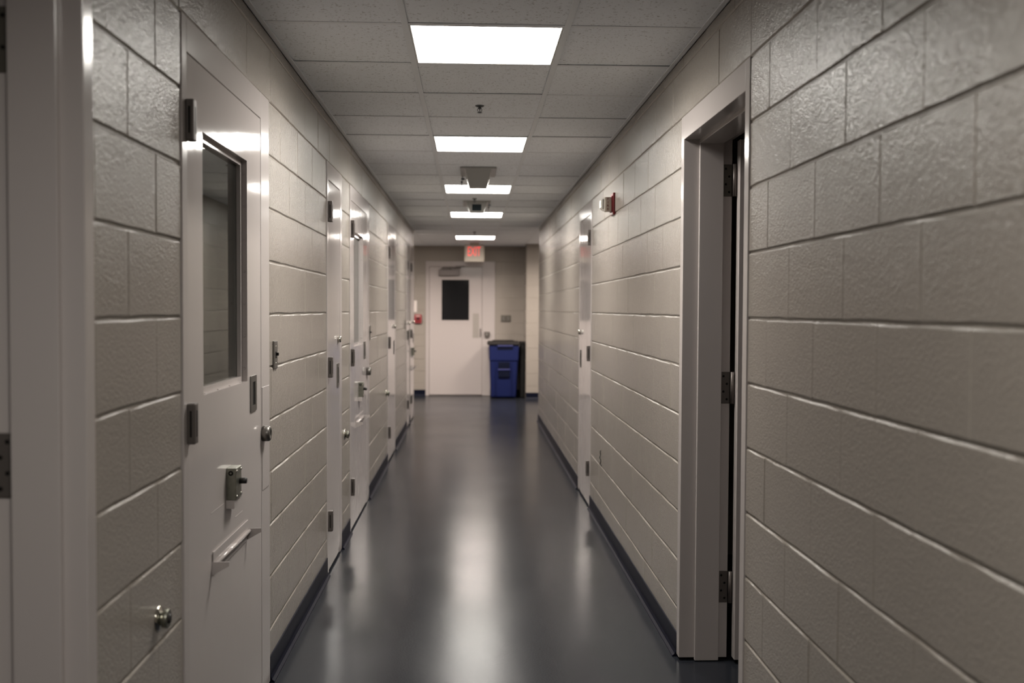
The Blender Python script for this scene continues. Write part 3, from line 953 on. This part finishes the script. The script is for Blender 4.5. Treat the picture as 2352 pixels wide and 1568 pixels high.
# blue rollout bin
def taper(bm, x0, x1, y0, y1, z0, X0, X1, Y0, Y1, z1, bev=0.02, seg=3):
    pts = [(x0, y0, z0), (x1, y0, z0), (x1, y1, z0), (x0, y1, z0), (X0, Y0, z1), (X1, Y0, z1), (X1, Y1, z1), (X0, Y1, z1)]
    v = [bm.verts.new(p) for p in pts]
    fs = [bm.faces.new([v[i] for i in f]) for f in ((3, 2, 1, 0), (4, 5, 6, 7), (0, 1, 5, 4), (1, 2, 6, 5), (2, 3, 7, 6), (3, 0, 4, 7))]
    if bev:
        bmesh.ops.bevel(bm, geom=list({e for f in fs for e in f.edges}), offset=bev, segments=seg, profile=0.5, affect='EDGES')
t = empty('recycling_bin', (0.53, 16.8, 0), 'blue plastic rollout bin with charcoal lid beside the far door', 'bin')
yf, yk = 16.55, 16.98
bm = new(); taper(bm, 0.322, 0.735, yf + 0.04, yk - 0.04, 0.012, 0.302, 0.765, yf + 0.016, yk - 0.005, 0.64, 0.03)
body = obj('bin_body', bm, M['bin'], t)
bm = new(); taper(bm, 0.296, 0.772, yf + 0.004, yk, 0.612, 0.290, 0.780, yf, yk, 0.885, 0.022)
obj('upper_collar', bm, M['bin'], t)
bm = new(); box(bm, 0.445, 0.628, yf - 0.002, yf + 0.05, 0.492, 0.600, 0.006); box(bm, 0.445, 0.628, yf + 0.0, yf + 0.05, 0.352, 0.462, 0.006)  # solid boxes, shade of the handle recesses given by colour
obj('handle_recess', bm, M['binshade'], body)
bm = new(); box(bm, 0.440, 0.633, yf - 0.010, yf + 0.03, 0.464, 0.490, 0.006, 2)
obj('grab_bar', bm, M['binlite'], body)
bm = new(); box(bm, 0.425, 0.680, yf - 0.018, yf + 0.02, 0.852, 0.880, 0.006, 2)
obj('lip_grip', bm, M['binlite'], t)
bm = new(); box(bm, 0.425, 0.680, yf - 0.003, yf + 0.02, 0.80, 0.850, 0.004)  # dark box painted as the shadow below the lip grip
obj('grip_shadow', bm, M['binshade'], t)
bm = new(); box(bm, 0.392, 0.404, yf + 0.010, yf + 0.06, 0.05, 0.60, 0.004); box(bm, 0.655, 0.667, yf + 0.010, yf + 0.06, 0.05, 0.60, 0.004)
obj('body_rib', bm, M['bin'], body)
bm = new(); taper(bm, 0.255, 0.800, yf - 0.03, yk + 0.02, 0.884, 0.275, 0.785, yf + 0.0, yk, 0.938, 0.016); taper(bm, 0.33, 0.72, yf + 0.06, yk - 0.06, 0.936, 0.36, 0.70, yf + 0.1, yk - 0.1, 0.955, 0.008)
obj('bin_lid', bm, M['lid'], t)
for x in (0.335, 0.722):
    bm = new(); lathe(bm, (x - 0.02, yk - 0.03, 0.075), (1, 0, 0), [(0, 0.06), (0.004, 0.075), (0.036, 0.075), (0.04, 0.06)], 20)
    obj('wheel', bm, M['black'], t)
# slim black box in the dark gap beside it
t = empty('slim_box', (0.84, 16.85, 0), 'slim black box between the blue bin and the pilaster', 'bin')
bm = new(); taper(bm, 0.808, 0.880, 16.70, 17.02, 0.002, 0.806, 0.886, 16.66, 17.06, 0.90, 0.012)
obj('bin_body', bm, M['blackbox'], t)
bm = new(); taper(bm, 0.804, 0.889, 16.64, 17.07, 0.90, 0.810, 0.886, 16.66, 17.06, 0.93, 0.008)
obj('bin_lid', bm, M['lid'], t)
